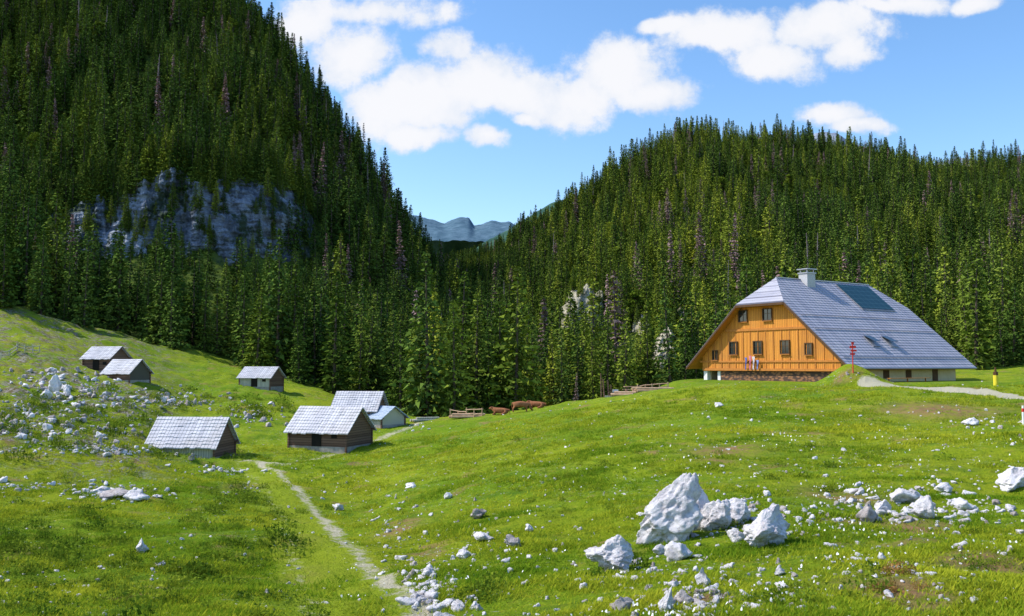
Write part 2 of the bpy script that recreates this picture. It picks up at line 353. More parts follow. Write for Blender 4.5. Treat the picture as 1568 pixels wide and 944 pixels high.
def scatter(name,pts,scl,rot,ind,tint,col):
    me=bpy.data.meshes.new(name); me.vertices.add(len(pts)); me.vertices.foreach_set('co',np.asarray(pts,np.float32).ravel())
    a=me.attributes.new('scl','FLOAT_VECTOR','POINT'); a.data.foreach_set('vector',np.asarray(scl,np.float32).ravel())
    a=me.attributes.new('rot','FLOAT_VECTOR','POINT'); a.data.foreach_set('vector',np.asarray(rot,np.float32).ravel())
    a=me.attributes.new('idx','INT','POINT'); a.data.foreach_set('value',np.asarray(ind,np.int32))
    a=me.attributes.new('tint','FLOAT','POINT'); a.data.foreach_set('value',np.asarray(tint,np.float32))
    ob=bpy.data.objects.new(name,me); scn.collection.objects.link(ob)
    ng=bpy.data.node_groups.new(name+'_nodes','GeometryNodeTree')
    ng.interface.new_socket('Geometry',in_out='INPUT',socket_type='NodeSocketGeometry'); ng.interface.new_socket('Geometry',in_out='OUTPUT',socket_type='NodeSocketGeometry')
    N=ng.nodes; L=ng.links; gi=N.new('NodeGroupInput'); go=N.new('NodeGroupOutput'); ip=N.new('GeometryNodeInstanceOnPoints')
    ci=N.new('GeometryNodeCollectionInfo'); ci.inputs['Collection'].default_value=col; ci.inputs['Separate Children'].default_value=True; ci.inputs['Reset Children'].default_value=True
    def na(n,t):
        q=N.new('GeometryNodeInputNamedAttribute'); q.data_type=t; q.inputs['Name'].default_value=n; return q.outputs['Attribute']
    e=N.new('FunctionNodeEulerToRotation'); L.new(na('rot','FLOAT_VECTOR'),e.inputs[0])
    L.new(gi.outputs[0],ip.inputs['Points']); L.new(ci.outputs[0],ip.inputs['Instance']); ip.inputs['Pick Instance'].default_value=True
    L.new(na('idx','INT'),ip.inputs['Instance Index']); L.new(e.outputs[0],ip.inputs['Rotation']); L.new(na('scl','FLOAT_VECTOR'),ip.inputs['Scale'])
    L.new(ip.outputs[0],go.inputs[0])
    md=ob.modifiers.new('instances','NODES'); md.node_group=ng
    return ob
# ------------------------------------------------------------ forest
rng=np.random.default_rng(42)
cell=5.2
gx_,gy_=np.meshgrid(np.arange(-560,600,cell),np.arange(110,720,cell))
tx=(gx_+rng.uniform(-.5,.5,gx_.shape)*cell).ravel(); ty=(gy_+rng.uniform(-.5,.5,gx_.shape)*cell).ravel()
k=(np.abs(tx/ty)<.80); tx=tx[k];ty=ty[k]
tz=H(tx,ty); uT=tx/ty; pxT=uT*1353+784
hgt=15.5*(1+fbm(tx/30,ty/30,3,5)*.8+rng.normal(size=len(tx))*.26)*(1+.2*sstep(-uT,.1,.3)*sstep(ty,200,300))
hgt=np.clip(hgt,5,26)
hgt=np.where((pxT>620)&(pxT<780)&(ty>480),np.minimum(hgt,13),hgt)
keep=(ty>edge_d(tx,ty)+fbm(tx/12,ty/12,2,9)*14)
ee=.6; sx=(H(tx+ee,ty)-H(tx-ee,ty))/(2*ee); sy=(H(tx,ty+ee)-H(tx,ty-ee))/(2*ee); slp=np.hypot(sx,sy)
keep&=~((slp>2.2)&(rng.random(len(tx))<.6))
vt=(tz+hgt)/ty; incl=(pxT>62)&(pxT<460)
keep&=~(incl&(ty>185)&(ty<np.where(pxT<190,268,260+(pxT-150).clip(0)*.08))&(vt>uv(300,376)[1]+fbm(tx/14,ty/20,2,31)*.10))
OUT=[(890,432,505,46,268,0),(912,446,490,26,272,0),(1018,500,572,38,205,0),(1045,470,500,28,250,0),(948,520,552,26,228,0),(985,478,504,26,245,0)]
for (a,yt,yb,w,d,_) in OUT:
    keep&=~((abs(pxT-a)<w*.75)&(ty<d+3)&(ty>d-60)&(vt>uv(a,yb-18)[1]))
keep&=fbm(tx/13,ty/13,3,61)<.25
vv=TAB; run=np.maximum.accumulate(vv,axis=1)
ai=np.clip(((uT-Ug[0])/.01).astype(int),0,len(Ug)-1); bi=np.clip((np.log(ty)/.01).astype(int),0,len(Lg)-1)
keep&=((tz+hgt)/ty>run[ai,bi]-.02)
tx,ty,tz,hgt,pxT,uT=[q[keep] for q in (tx,ty,tz,hgt,pxT,uT)]
n=len(tx); print('trees',n)
ri=rng.random(n); idxs=rng.integers(0,4,n)
zn=fbm(tx/25,ty/25,3,19)
idxs=np.where(((ri<.06)|((zn>.11)&(ri<.45)&(pxT>780)))&(ty>185),4,idxs)
idxs=np.where((ri>.988)&(ty>210),5,idxs); dn_=fbm(tx/18,ty/18,2,99)
idxs=np.where((ri>.962)&(ri<=.988),6,idxs); idxs=np.where((dn_>.24)&(rng.random(n)<.5)&(ty>260),6,idxs)
sc=hgt/16; sc3=np.stack([sc*rng.uniform(.75,1.25,n),sc*rng.uniform(.75,1.25,n),sc],-1); sc3[idxs==4]*=np.array([.9,.9,.8])
tint=np.clip(fbm(tx/22,ty/22,3,55)*2.2+rng.normal(size=n)*.2+.12+.30*sstep(uT,-.02,.08)*(1-sstep(uT,.2,.35)),0,1)*np.where(uT<-.1,.65,1)
rot=np.stack([rng.normal(size=n)*.03,rng.normal(size=n)*.03,rng.uniform(0,6.28,n)],-1)
scatter('spruce_forest',np.stack([tx,ty,tz-.3],-1),sc3,rot,idxs,tint,TC)
EDGE=[(425,150,25,0),(410,156,20,1),(440,158,17,3),(372,152,17,1),(490,160,21,3),(465,148,15,0),(130,162,18,1),(195,170,17,2),(262,158,20,0),(240,160,16,1),(35,158,22,2),(60,150,15,0),
(555,146,19,1),(578,150,16,3),(602,148,17,0),(545,150,15,2),(640,138,14,2),(660,140,12,0),(695,122,13.8,2),(716,124,12,0),(748,122,13.2,2),(735,128,10,1),(780,130,13,0),(815,134,15,1),(860,128,13,3),(885,132,14,0),(930,136,13,1),(1000,136,11,2),(1050,134,12,0),(1070,138,13,1),(300,170,14,0),(515,152,13,2)]
for i,(px,d,h,mi) in enumerate(EDGE):
    p=at(px,d); o=bpy.data.objects.new('spruce_tree',PR[mi].data); scn.collection.objects.link(o)
    o.location=p-Vector((0,0,.2)); s=h/16; o.scale=(s*.9+.05,s*.9+.05,s); o.rotation_euler=(0,0,i*1.7)
# ------------------------------------------------------------ rocks
def rock_mat(name,hi,lo,sc=1.0,stain=(.30,.23,.19),crack=(.16,.15,.15)):
    m,T,b=newmat(name); tc=T.n('ShaderNodeNewGeometry').outputs['Position']
    n1=T.noise(tc,1.6*sc,9,.75); n2=T.noise(tc,7*sc,7,.75); n3=T.noise(tc,.9*sc,5,.65)
    c=T.mix(T.ss(n1,.36,.56),lo,hi); c=T.mix(T.math('MULTIPLY',T.ss(n2,.54,.68),.55),c,crack); c=T.mix(T.math('MULTIPLY',T.ss(n3,.55,.68),.45),c,stain)
    T.link(c,b.inputs['Base Color']); b.inputs['Roughness'].default_value=.95; bump(T,b,T.math('ADD',n1,T.math('MULTIPLY',n2,.6)),1.0,.14/sc); return m
lime=rock_mat('limestone',(.82,.79,.81),(.56,.53,.56))
lime2=rock_mat('weathered_limestone',(.52,.47,.46),(.30,.25,.23))
outm=rock_mat('outcrop_limestone',(.50,.46,.36),(.26,.24,.15),.5,(.10,.15,.03),(.10,.12,.04))
def rock_geo(seed,sub=4,sq=(1,1,1),amp=.18,ncut=12,fr=1.6,lo=.5):
    import bmesh
    r=random.Random(seed); bm=bmesh.new(); bmesh.ops.create_icosphere(bm,subdivisions=sub,radius=1)
    V=np.array([v.co[:] for v in bm.verts]); Fa=np.array([[q.index for q in f.verts] for f in bm.faces]); bm.free()
    for i in range(ncut):
        nrm=np.array([r.gauss(0,1),r.gauss(0,1),r.gauss(0,.7)]); nrm/=np.linalg.norm(nrm); h=r.uniform(lo,.82)
        if nrm[2]>.75: continue
        dd=V@nrm; V=np.where((dd>h)[:,None],V-np.outer(dd-h,nrm)*.95,V)
    out=[]
    for v in V:
        p=Vector(v)*fr+Vector((seed*3.7,1,2)); q=1+amp*mnoise.fractal(p,.8,2.1,6)-amp*.5*abs(mnoise.noise(p*2.3))
        out.append(np.array(v)*q*np.array(sq))
    return np.array(out),Fa
RP=[]
for i in range(6):
    V,Fa=rock_geo(i+1,3,(1,.85,.55+.08*(i%3)),.34,14,1.7,.4); RP.append(mesh_np('rock_model_'+'abcdef'[i],V,Fa,None,lime if i<4 else lime2,False,link=False))
def rock(px,py,wpx,hpx=None,seed=1,sub=5,rotz=0,name='limestone_boulder',lean=0,sink=.25,taper=0,mat=None):
    g=ground(px,py); s=wpx/1353*g.y/2; hz=(hpx or wpx*.7)/1353*g.y
    V,Fa=rock_geo(seed,sub,(1,1,1),.32,16,1.5,.42); V=V/np.abs(V).max(0)
    k=1-taper*np.clip(V[:,2],-.2,1); V[:,0]*=k; V[:,1]*=k
    V=V*np.array([s,s*.85,hz*.62])
    V[:,0]+=lean*V[:,2]
    o=mesh_np(name,V,Fa,None,mat or lime,False); o.location=g+Vector((0,s*.3,hz*.62-hz*sink)); o.rotation_euler=(0,0,rotz); return g
rock(1034,828,106,102,3,6,.0,lean=.38,taper=.5); rock(1068,812,56,72,44,5,.9,lean=-.1,taper=.45); rock(1100,812,56,46,8,5,.5,lean=.1,taper=.3); rock(1132,800,56,36,5,5,.2,taper=.3); rock(1008,824,40,32,61,4,.2,taper=.3); rock(1078,795,40,40,62,4,.2,taper=.3)
rock(1180,836,94,60,12,6,.4,lean=.5,taper=.45); rock(940,874,86,52,14,6,.1,lean=.2,taper=.35); rock(1036,858,52,28,16,4,taper=.3); rock(1128,830,30,18,18,4,taper=.3)
rock(1420,795,40,36,20,4,lean=.2,taper=.4); rock(1380,770,54,22,21,4,.2,taper=.3); rock(1332,800,40,28,22,4,taper=.4,mat=lime2); rock(1448,755,32,16,23,4,taper=.3); rock(1475,785,38,22,31,4,taper=.3); rock(1355,785,30,20,71,4,taper=.3); rock(1400,765,30,18,72,4,taper=.3)
rock(1556,748,58,32,24,5,lean=.6,taper=.5); rock(1021,938,26,40,25,5,lean=.3,taper=.5); rock(952,938,44,22,26,4,taper=.3,mat=lime2); rock(1076,895,24,26,27,4,taper=.4); rock(1195,882,18,15,28,4,taper=.3); rock(1050,925,26,22,73,4,taper=.3)
rock(732,795,26,16,29,4,mat=lime2); rock(708,857,32,16,30,4,taper=.3); rock(737,830,40,14,31,4,taper=.3); rock(785,838,28,18,32,4,mat=lime2); rock(812,815,16,12,33,4)
rock(215,847,22,22,34,4,taper=.5); rock(175,763,64,14,35,4,mat=lime2); rock(206,766,40,16,36,4,taper=.4); rock(150,758,36,12,47,4,taper=.3); rock(517,782,20,10,37,4); rock(630,748,20,8,38,4); rock(1490,652,26,13,39,4,taper=.4)
rock(1100,625,16,8,40,3); rock(685,765,16,10,41,3); rock(655,885,24,16,43,4,taper=.4); rock(700,935,26,16,44,4,taper=.4); rock(1010,850,24,16,45,4,taper=.4)
rock(84,600,20,30,48,4,taper=.5); rock(100,606,16,18,49,4,taper=.4); rock(70,610,18,14,50,4,taper=.4)
def cluster(px,py,rx,ry,n,s0,s1,kd=0):
    out=[]
    for i in range(n):
        a,b=random.gauss(0,.5),random.gauss(0,.5); yy=py+b*ry
        if yy<565: continue
        g=ground(px+a*rx,yy)
        if g.y>140: continue
        out.append((g,random.uniform(s0,s1)*random.choice([.4,.5,.6,.8,1,1.3]),kd))
    return out
ST=[]
for c in [(1110,800,130,34,150,.05,.22),(1200,850,260,80,170,.03,.12),(1380,778,220,36,230,.05,.21),(1040,880,180,60,80,.04,.13),(1480,800,150,60,100,.04,.13),(660,895,40,50,130,.03,.19),(600,815,60,60,100,.03,.14),
 (730,840,120,60,80,.04,.13),(60,590,120,36,180,.14,.50,1),(60,645,130,40,230,.12,.45,1),(200,650,140,50,140,.12,.36,1),(180,755,90,14,130,.05,.24),(85,578,18,22,16,.3,.6),(95,600,15,8,8,.4,.7),(250,612,110,18,200,.12,.45,1),(150,690,130,8,130,.1,.3),(390,635,60,20,80,.15,.45,1),(230,860,60,60,26,.03,.12),
 (40,745,90,14,60,.06,.24),(310,545,60,20,50,.15,.5,1),(150,600,60,40,90,.12,.4,1),(1100,920,300,60,120,.02,.09),(1290,640,500,50,100,.05,.18),(1300,720,450,60,130,.03,.13),(900,720,300,80,80,.03,.13),(540,740,120,40,40,.04,.16),(350,722,60,8,50,.06,.24),(340,548,40,8,20,.2,.8,1),(960,880,70,30,50,.04,.14),(1500,650,120,20,26,.08,.24),(1295,570,60,14,30,.06,.18,1),(80,900,120,60,40,.02,.09),(1060,925,90,30,60,.04,.15),(700,930,60,30,60,.03,.15),(375,750,26,14,30,.04,.13,1),(640,650,40,10,20,.08,.25),(1450,900,200,40,60,.02,.09)]:
    ST+=cluster(*c)
for i in range(900):
    u=random.uniform(-.62,.62); d=math.exp(random.uniform(math.log(11),math.log(95)))
    if d>edge_d(u*d,d)-3: continue
    ST.append((Vector((u*d,d,float(H(u*d,d)))),random.uniform(.015,.065)*(1+d/60),0))
n=len(ST); rng=np.random.default_rng(5)
S=np.array([s for g,s,_ in ST]); Pn=np.array([g[:] for g,s,_ in ST]); Pn[:,2]+=S*.05
kd=np.array([q for _,_,q in ST]); ri=np.where(kd==1,np.where(rng.random(n)<.6,rng.integers(4,6,n),rng.integers(0,4,n)),np.where(rng.random(n)<.2,rng.integers(4,6,n),rng.integers(0,4,n)))
hx=np.hypot(Pn[:,0]-HC[0],Pn[:,1]-HC[1]); kk=hx>15
scatter('limestone_rocks',Pn[kk],(S[:,None]*rng.uniform(.7,1.25,(n,3)))[kk],np.stack([rng.normal(size=n)*.25,rng.normal(size=n)*.25,rng.uniform(0,6.28,n)],-1)[kk],ri[kk],rng.random(n)[kk],coll('rock_models',RP))
# outcrops: craggy faces set into the slope
SM=[];SS=[]
for i,(a,yt,yb,w,d,_) in enumerate(OUT):
    u,v1=uv(a,yt); v0=uv(a,yb)[1]; zt=v1*d; zb=v0*d-5; s=w/1353*d/2; V=[];nx,nz=50,60
    for j in range(nz):
        t=j/(nz-1)
        for k in range(nx):
            q=k/(nx-1)*2-1; z=zb+(zt-zb)*t; ww=s*(1.5-.55*t**2)*(1+.6*mnoise.fractal(Vector((z*.18,i*5,q*.3)),.8,2,4))
            xx=u*d+q*ww+ (zt-zb)*.10*t; f=mnoise.fractal(Vector((xx*.18,z*.14,i*3+7)),.7,2.2,7)*3.0+abs(mnoise.noise(Vector((xx*.5,z*.12,i))))*1.8
            V.append((xx,d-4+f+10*t*t+abs(q)**3*8,z+mnoise.noise(Vector((xx*.3,i,2)))*3*t-abs(q)**2*3*t))
    idx=np.arange(nz*nx).reshape(nz,nx); Fq=np.stack([idx[:-1,:-1],idx[:-1,1:],idx[1:,1:],idx[1:,:-1]],-1).reshape(-1,4)
    mesh_np('rock_outcrop',V,Fq,None,outm,False)
    for k in range(24):
        xx=u*d+random.gauss(0,1)*s*1.5; t=random.random(); yy=d-5+10*t*t+random.uniform(-1,3); SM.append((xx,yy,zb+(zt-zb)*t-1.0)); SS.append(random.uniform(.18,.42))
# cliff
cliffm,T,b=newmat('cliff_limestone'); P=T.n('ShaderNodeNewGeometry').outputs['Position']
n1=T.noise(T.vm('MULTIPLY',P,(1,1,.35)),.16,9,.72); n2=T.noise(T.vm('MULTIPLY',P,(1,1,.2)),.05,4); n3=T.noise(P,.09,7,.7); n4=T.noise(T.vm('MULTIPLY',P,(.4,.4,2.5)),.5,5,.6)
c=T.mix(T.ss(n1,.40,.62),(.075,.095,.125),(.27,.32,.40)); c=T.mix(T.ss(n2,.55,.64),c,(.40,.45,.54)); c=T.mix(T.math('MULTIPLY',T.ss(n4,.5,.62),.5),c,(.08,.09,.11))
c=T.mix(T.math('MULTIPLY',T.ss(n3,.52,.60),.9),c,(.03,.055,.02)); T.link(c,b.inputs['Base Color']); b.inputs['Roughness'].default_value=.95; bump(T,b,T.math('ADD',n1,n4),1.0,1.2)
nx,nz=460,170
V=[]
cpx=np.linspace(40,490,nx)
top=np.interp(cpx,[40,70,100,140,170,200,230,250,290,330,370,400,430,465,490],[350,320,308,292,298,270,262,244,262,272,252,270,264,300,355])
dc=np.interp(cpx,[40,150,300,370,440,490],[252,255,258,265,281,298])
for j in range(nz):
    t=j/(nz-1)
    for i in range(nx):
        u=uv(cpx[i],400)[0]; d=dc[i]; tp=top[i]+mnoise.fractal(Vector((cpx[i]*.035,1,1)),.7,2,5)*12; zt=uv(cpx[i],tp)[1]*d; zb=uv(cpx[i],440)[1]*d; z=zb+(zt-zb)*t; xx=u*d
        f=mnoise.fractal(Vector((xx*.045,z*.03,7)),.7,2.2,8)*6.5+mnoise.fractal(Vector((xx*.10,z*.45,3)),.9,2,5)*1.3+abs(mnoise.noise(Vector((xx*.14,z*.02,9))))*4+abs(mnoise.noise(Vector((xx*.4,z*.06,4))))*1.6
        dd=d+f+9*t*t+ (10 if j==nz-1 else 0)
        edge=min(i,nx-1-i)/18.; dd+=max(0,1-edge)*8
        V.append((u*dd,dd,z))
idx=np.arange(nz*nx).reshape(nz,nx); Fq=np.stack([idx[:-1,:-1],idx[:-1,1:],idx[1:,1:],idx[1:,:-1]],-1).reshape(-1,4)
mesh_np('cliff_face',V,Fq,None,cliffm,False)
CTp=[];CTs=[]
for q in range(560):
    i=random.randrange(6,nx-6); r=random.random()
    if r<.45: t=random.uniform(.93,1.0); h=random.uniform(7,17)
    else:
        t=random.random()**.8
        if mnoise.fractal(Vector((cpx[i]*.02,t*2.2,4)),.8,2,3)<.02: continue
        h=random.uniform(3,10)
    v=V[int(t*(nz-1))*nx+i]; CTp.append((v[0],v[1]-.3+(2.5 if r<.45 else 0),v[2]-.8)); CTs.append(h/16)
CTp+=SM; ci_=[random.choice([0,1,2,3]) for _ in CTs]+[random.choice([4,4,0]) for _ in SS]; CTs+=SS
CTs=np.array(CTs); n=len(CTs); rng=np.random.default_rng(3)
scatter('cliff_trees',CTp,np.stack([CTs*1.05,CTs*1.05,CTs],-1),np.stack([0*CTs,0*CTs,rng.uniform(0,6,n)],-1),ci_,np.clip(rng.normal(size=n)*.3+.2,0,1)+np.where(np.array(ci_)==4,.3,0),TC)
# ------------------------------------------------------------ grass, flowers
def grass():
    N=185000
    u=rng.uniform(-.62,.62,N); d=np.exp(rng.uniform(math.log(10.5),math.log(78),N)); X=u*d; Y=d
    t2,rd,s=path_mask(X,Y); bad=(rd>.2)|((t2>.4)&(rng.random(N)<.8))|((np.abs(s+1.05)<.42)&(rng.random(N)<.93))|((np.abs(s)<1.3)&(rng.random(N)<.75))|((dirt_f(X,Y)>.5)&(rng.random(N)<.9))
    cl=fbm(X/1.6,Y/1.6,3,33); bad|=(rng.random(N)>np.clip(.5+cl*2.8,.08,1))
    X=X[~bad];Y=Y[~bad];cl=cl[~bad];n=len(X);Z=H(X,Y)-.01
    sc=(.04+.055*rng.random(n)+.12*np.clip(cl,0,1))*(.75+Y/42)
    nb=6; V=np.empty((n,nb,3,3)); 
    for b in range(nb):
        a=rng.uniform(0,6.28,n); ln=rng.uniform(.4,1.1,n)*sc; off=rng.normal(size=(n,2))*sc[:,None]*.8
        bx=X+off[:,0]; by=Y+off[:,1]; w=sc*.11
        V[:,b,0]=np.stack([bx-np.sin(a)*w,by+np.cos(a)*w,Z],-1); V[:,b,1]=np.stack([bx+np.sin(a)*w,by-np.cos(a)*w,Z],-1)
        V[:,b,2]=np.stack([bx+np.cos(a)*ln*1.0,by+np.sin(a)*ln*1.0,Z+ln*.9],-1)
    t=np.repeat(np.clip(.45+fbm(X/5,Y/5,3,71)*2.0+rng.normal(size=n)*.28,0,1),nb*3)
    return mesh_np('meadow_grass',V.reshape(-1,3),np.arange(n*nb*3).reshape(-1,3),dict(tint=t),gm)
gm=bpy.data.materials.new('grass_blades'); gm.use_nodes=True; T=NT(gm.node_tree); gm.node_tree.nodes.remove(gm.node_tree.nodes['Principled BSDF'])
c=T.mix(T.attr('tint'),(.12,.225,.012),(.42,.44,.03)); df=T.n('ShaderNodeBsdfDiffuse'); T.link(c,df.inputs[0])
tr=T.n('ShaderNodeBsdfTranslucent'); T.link(c,tr.inputs[0]); mx=T.n('ShaderNodeMixShader'); mx.inputs[0].default_value=.35
T.link(df.outputs[0],mx.inputs[1]); T.link(tr.outputs[0],mx.inputs[2]); T.link(mx.outputs[0],gm.node_tree.nodes['Material Output'].inputs[0])
grass()
fm=simple('white_petals',(.75,.75,.70),(.85,.85,.85),2,.7,bs=0)
def flowers():
    N=5200; u=rng.uniform(-.2,.62,N); d=np.exp(rng.uniform(math.log(11),math.log(50),N)); X=u*d;Y=d
    cl=fbm(X/2,Y/2,3,91); k=(rng.random(N)<np.clip(.10+cl*2.8,.0,1)*(.35+.65*sstep(u,.0,.25))); X=X[k];Y=Y[k];n=len(X);Z=H(X,Y)
    z=Z+rng.uniform(.04,.12,n); s=rng.uniform(.008,.021,n)*(.7+Y/40)
    t=np.linspace(0,6.283,7)[:-1]; V=np.empty((n,6,3)); tilt=rng.normal(size=(n,2))*.6
    for i in range(6):
        r=s*(1 if i%2 else .75); V[:,i,0]=X+np.cos(t[i])*r; V[:,i,1]=Y+np.sin(t[i])*r; V[:,i,2]=z+r*(np.cos(t[i])*tilt[:,0]+np.sin(t[i])*(tilt[:,1]+.7))
    mesh_np('white_flowers',V.reshape(-1,3),np.arange(n*6).reshape(-1,6),None,fm)
flowers()
# weeds
wm=foliage_mat('weed_leaves',(.07,.135,.015),(.15,.25,.02),(.28,.32,.03),.35); wm2=foliage_mat('dry_shrub_leaves',(.22,.13,.04),(.42,.24,.08),(.3,.2,.05),.3)
WP=[]
for i in range(4):
    rng=np.random.default_rng(80+i); B=MB(); q=rng.normal(size=(110,3))*[.32,.32,.0]; q[:,2]=rng.random(110)*np.exp(-(q[:,0]**2+q[:,1]**2)/.18)*.42
    V,Fa=tri_cloud(q,rng.uniform(.04,.085,110),flat=.5); B.add(V,Fa,np.repeat(rng.random(110),3),0)
    for j in range(12):
        p=rng.normal(size=2)*.2; B.add(*cone_tube((p[0],p[1],-.1),(p[0]*1.3,p[1]*1.3,.25+rng.random()*.25),.008,.003,3),.6,0)
    WP.append(B.make('weed_model_'+'abcd'[i],[wm if i<3 else wm2]))
rng=np.random.default_rng(15)
WL=[]
def wcl(px,py,rx,ry,n,s):
    for i in range(n):
        yy=py+random.gauss(0,.5)*ry
        if yy<595: continue
        g=ground(px+random.gauss(0,.5)*rx,yy)
        if g.y<120: WL.append((g,s*random.uniform(.5,1.4)))
for c in [(380,800,80,80,34,.75),(310,860,110,70,34,.65),(60,860,150,80,54,.6),(90,820,160,40,40,.6),(170,790,140,30,30,.6),(740,900,24,18,7,.5),(300,620,200,40,60,1.4),(100,640,200,60,90,1.4),(960,860,40,12,8,.4),(1100,805,70,10,18,.4),(1370,885,40,24,10,.55),(1200,910,200,30,20,.35),(540,660,60,20,14,1.3),(300,695,90,8,24,1.1),(1450,860,100,40,14,.4),(350,770,120,40,30,.65),(140,920,240,50,50,.45),(840,760,300,70,30,.45),(1300,700,400,60,30,.6),(395,625,40,20,12,2.2),(915,882,12,5,5,.35),(1180,845,50,6,8,.35)]: wcl(*c)
n=len(WL); S=np.array([s for g,s in WL]); ii=rng.integers(0,3,n)
P_=np.array([g[:] for g,s in WL]); ii=np.where((np.abs(P_[:,0]/P_[:,1]-.44)<.03)&(P_[:,1]<17)&(rng.random(n)<.7),3,ii)
s3=S[:,None]*rng.uniform(.7,1.3,(n,3))
scatter('meadow_weeds',P_,s3,np.stack([0*S,0*S,rng.uniform(0,6.28,n)],-1),ii,rng.random(n)*.7,coll('weed_models',WP))
# ------------------------------------------------------------ building helpers
def empty(name,loc,rz):
    e=bpy.data.objects.new(name,None); scn.collection.objects.link(e); e.location=loc; e.rotation_euler=(0,0,rz); return e
def part(name,V,Fa,mat,par,smooth=False):
    me=bpy.data.meshes.new(name); me.from_pydata([tuple(v) for v in V],[],[tuple(f) for f in Fa]); me.materials.append(mat); me.update()
    if smooth: me.polygons.foreach_set('use_smooth',[True]*len(me.polygons))
    o=bpy.data.objects.new(name,me); scn.collection.objects.link(o); o.parent=par; return o
def boxes(name,L,mat,par):
    V=[];Fa=[]
    for (x0,x1,y0,y1,z0,z1) in L:
        n=len(V); V+=[(x0,y0,z0),(x1,y0,z0),(x1,y1,z0),(x0,y1,z0),(x0,y0,z1),(x1,y0,z1),(x1,y1,z1),(x0,y1,z1)]
        Fa+=[(n,n+3,n+2,n+1),(n+4,n+5,n+6,n+7),(n,n+1,n+5,n+4),(n+1,n+2,n+6,n+5),(n+2,n+3,n+7,n+6),(n+3,n,n+4,n+7)]
    return part(name,V,Fa,mat,par)
def board_mat(name,c1,c2,bw=.22,axis='X',dark=(.02,.012,.006),var=.5,weather=None):
    m,T,b=newmat(name); tc=T.n('ShaderNodeTexCoord').outputs['Object']; sx=T.n('ShaderNodeSeparateXYZ'); T.link(tc,sx.inputs[0])
    ax=sx.outputs[axis]; q=T.math('DIVIDE',ax,bw); fl=T.math('FLOOR',q); fr=T.math('FRACT',q)
    wn=T.n('ShaderNodeTexWhiteNoise',noise_dimensions='1D'); T.put(wn.inputs['W'],fl)
    st=(6,6,.6) if axis!='Z' else (.6,.6,6)
    n=T.noise(T.vm('MULTIPLY',tc,st),2,5,.6)
    f=T.math('ADD',T.math('MULTIPLY',wn.outputs['Value'],var),T.math('MULTIPLY',n,1-var))
    c=T.mix(f,c1,c2)
    if weather: c=T.mix(T.math('MULTIPLY',T.ss(T.noise(tc,.35,6,.65),.45,.68),.6),c,weather)
    gap=T.math('LESS_THAN',T.math('ABSOLUTE',T.math('SUBTRACT',fr,.5)),.44)
    c=T.mix(gap,dark,c); T.link(c,b.inputs['Base Color']); b.inputs['Roughness'].default_value=.75; bump(T,b,T.math('ADD',gap,T.math('MULTIPLY',n,.3)),.6,.03); return m
orange=board_mat('larch_boards',(.46,.165,.022),(.80,.34,.055),.24,dark=(.15,.05,.01),weather=(.44,.19,.05))
orange_b=simple('larch_beam',(.36,.13,.025),(.56,.23,.05),5,.7,(6,1,1))
m,T,b=newmat('stone_wall'); tc=T.n('ShaderNodeTexCoord').outputs['Object']; br=T.n('ShaderNodeTexVoronoi'); T.put(br.inputs['Vector'],T.vm('MULTIPLY',tc,(2.2,2.2,4.5))); br.inputs['Scale'].default_value=1
c=T.mix(T.ss(br.outputs['Distance'],.3,.6),T.mix(T.noise(tc,2,4),(.20,.09,.045),(.36,.19,.10)),(.08,.05,.04)); T.link(c,b.inputs['Base Color']); bump(T,b,br.outputs['Distance'],.8,.05); stonew=m
cream=simple('cream_render',(.60,.50,.30),(.70,.60,.40),2,.9,bs=.15)
white=simple('white_paint',(.72,.72,.72),(.82,.82,.82),3,.7,bs=0)
glass,T,b=newmat('window_glass'); b.inputs['Base Color'].default_value=(.02,.025,.03,1); b.inputs['Roughness'].default_value=.08; b.inputs['Specular IOR Level'].default_value=.6
darkw=simple('dark_brown_frame',(.07,.035,.015),(.12,.06,.025),6,.7)
slate=board_mat('grey_roof_tiles',(.26,.265,.34),(.43,.43,.51),.62,'Y',(.15,.15,.20),.45,weather=(.47,.45,.49))
metal=simple('grey_metal',(.3,.3,.33),(.4,.4,.43),3,.4,metal=.6,bs=0)
solar,T,b=newmat('solar_cells'); tc=T.n('ShaderNodeTexCoord').outputs['Object']; sx=T.n('ShaderNodeSeparateXYZ'); T.link(tc,sx.inputs[0])
g1=T.math('LESS_THAN',T.math('FRACT',T.math('DIVIDE',sx.outputs['Y'],1.04)),.06); g2=T.math('LESS_THAN',T.math('FRACT',T.math('DIVIDE',sx.outputs['Z'],.52)),.08)
T.link(T.mix(T.math('MAXIMUM',g1,g2),(.006,.04,.055),(.05,.12,.15)),b.inputs['Base Color']); b.inputs['Roughness'].default_value=.35; b.inputs['Specular IOR Level'].default_value=.3
interior=simple('dark_opening',(.012,.01,.008),(.02,.016,.012),3,.9,bs=0)
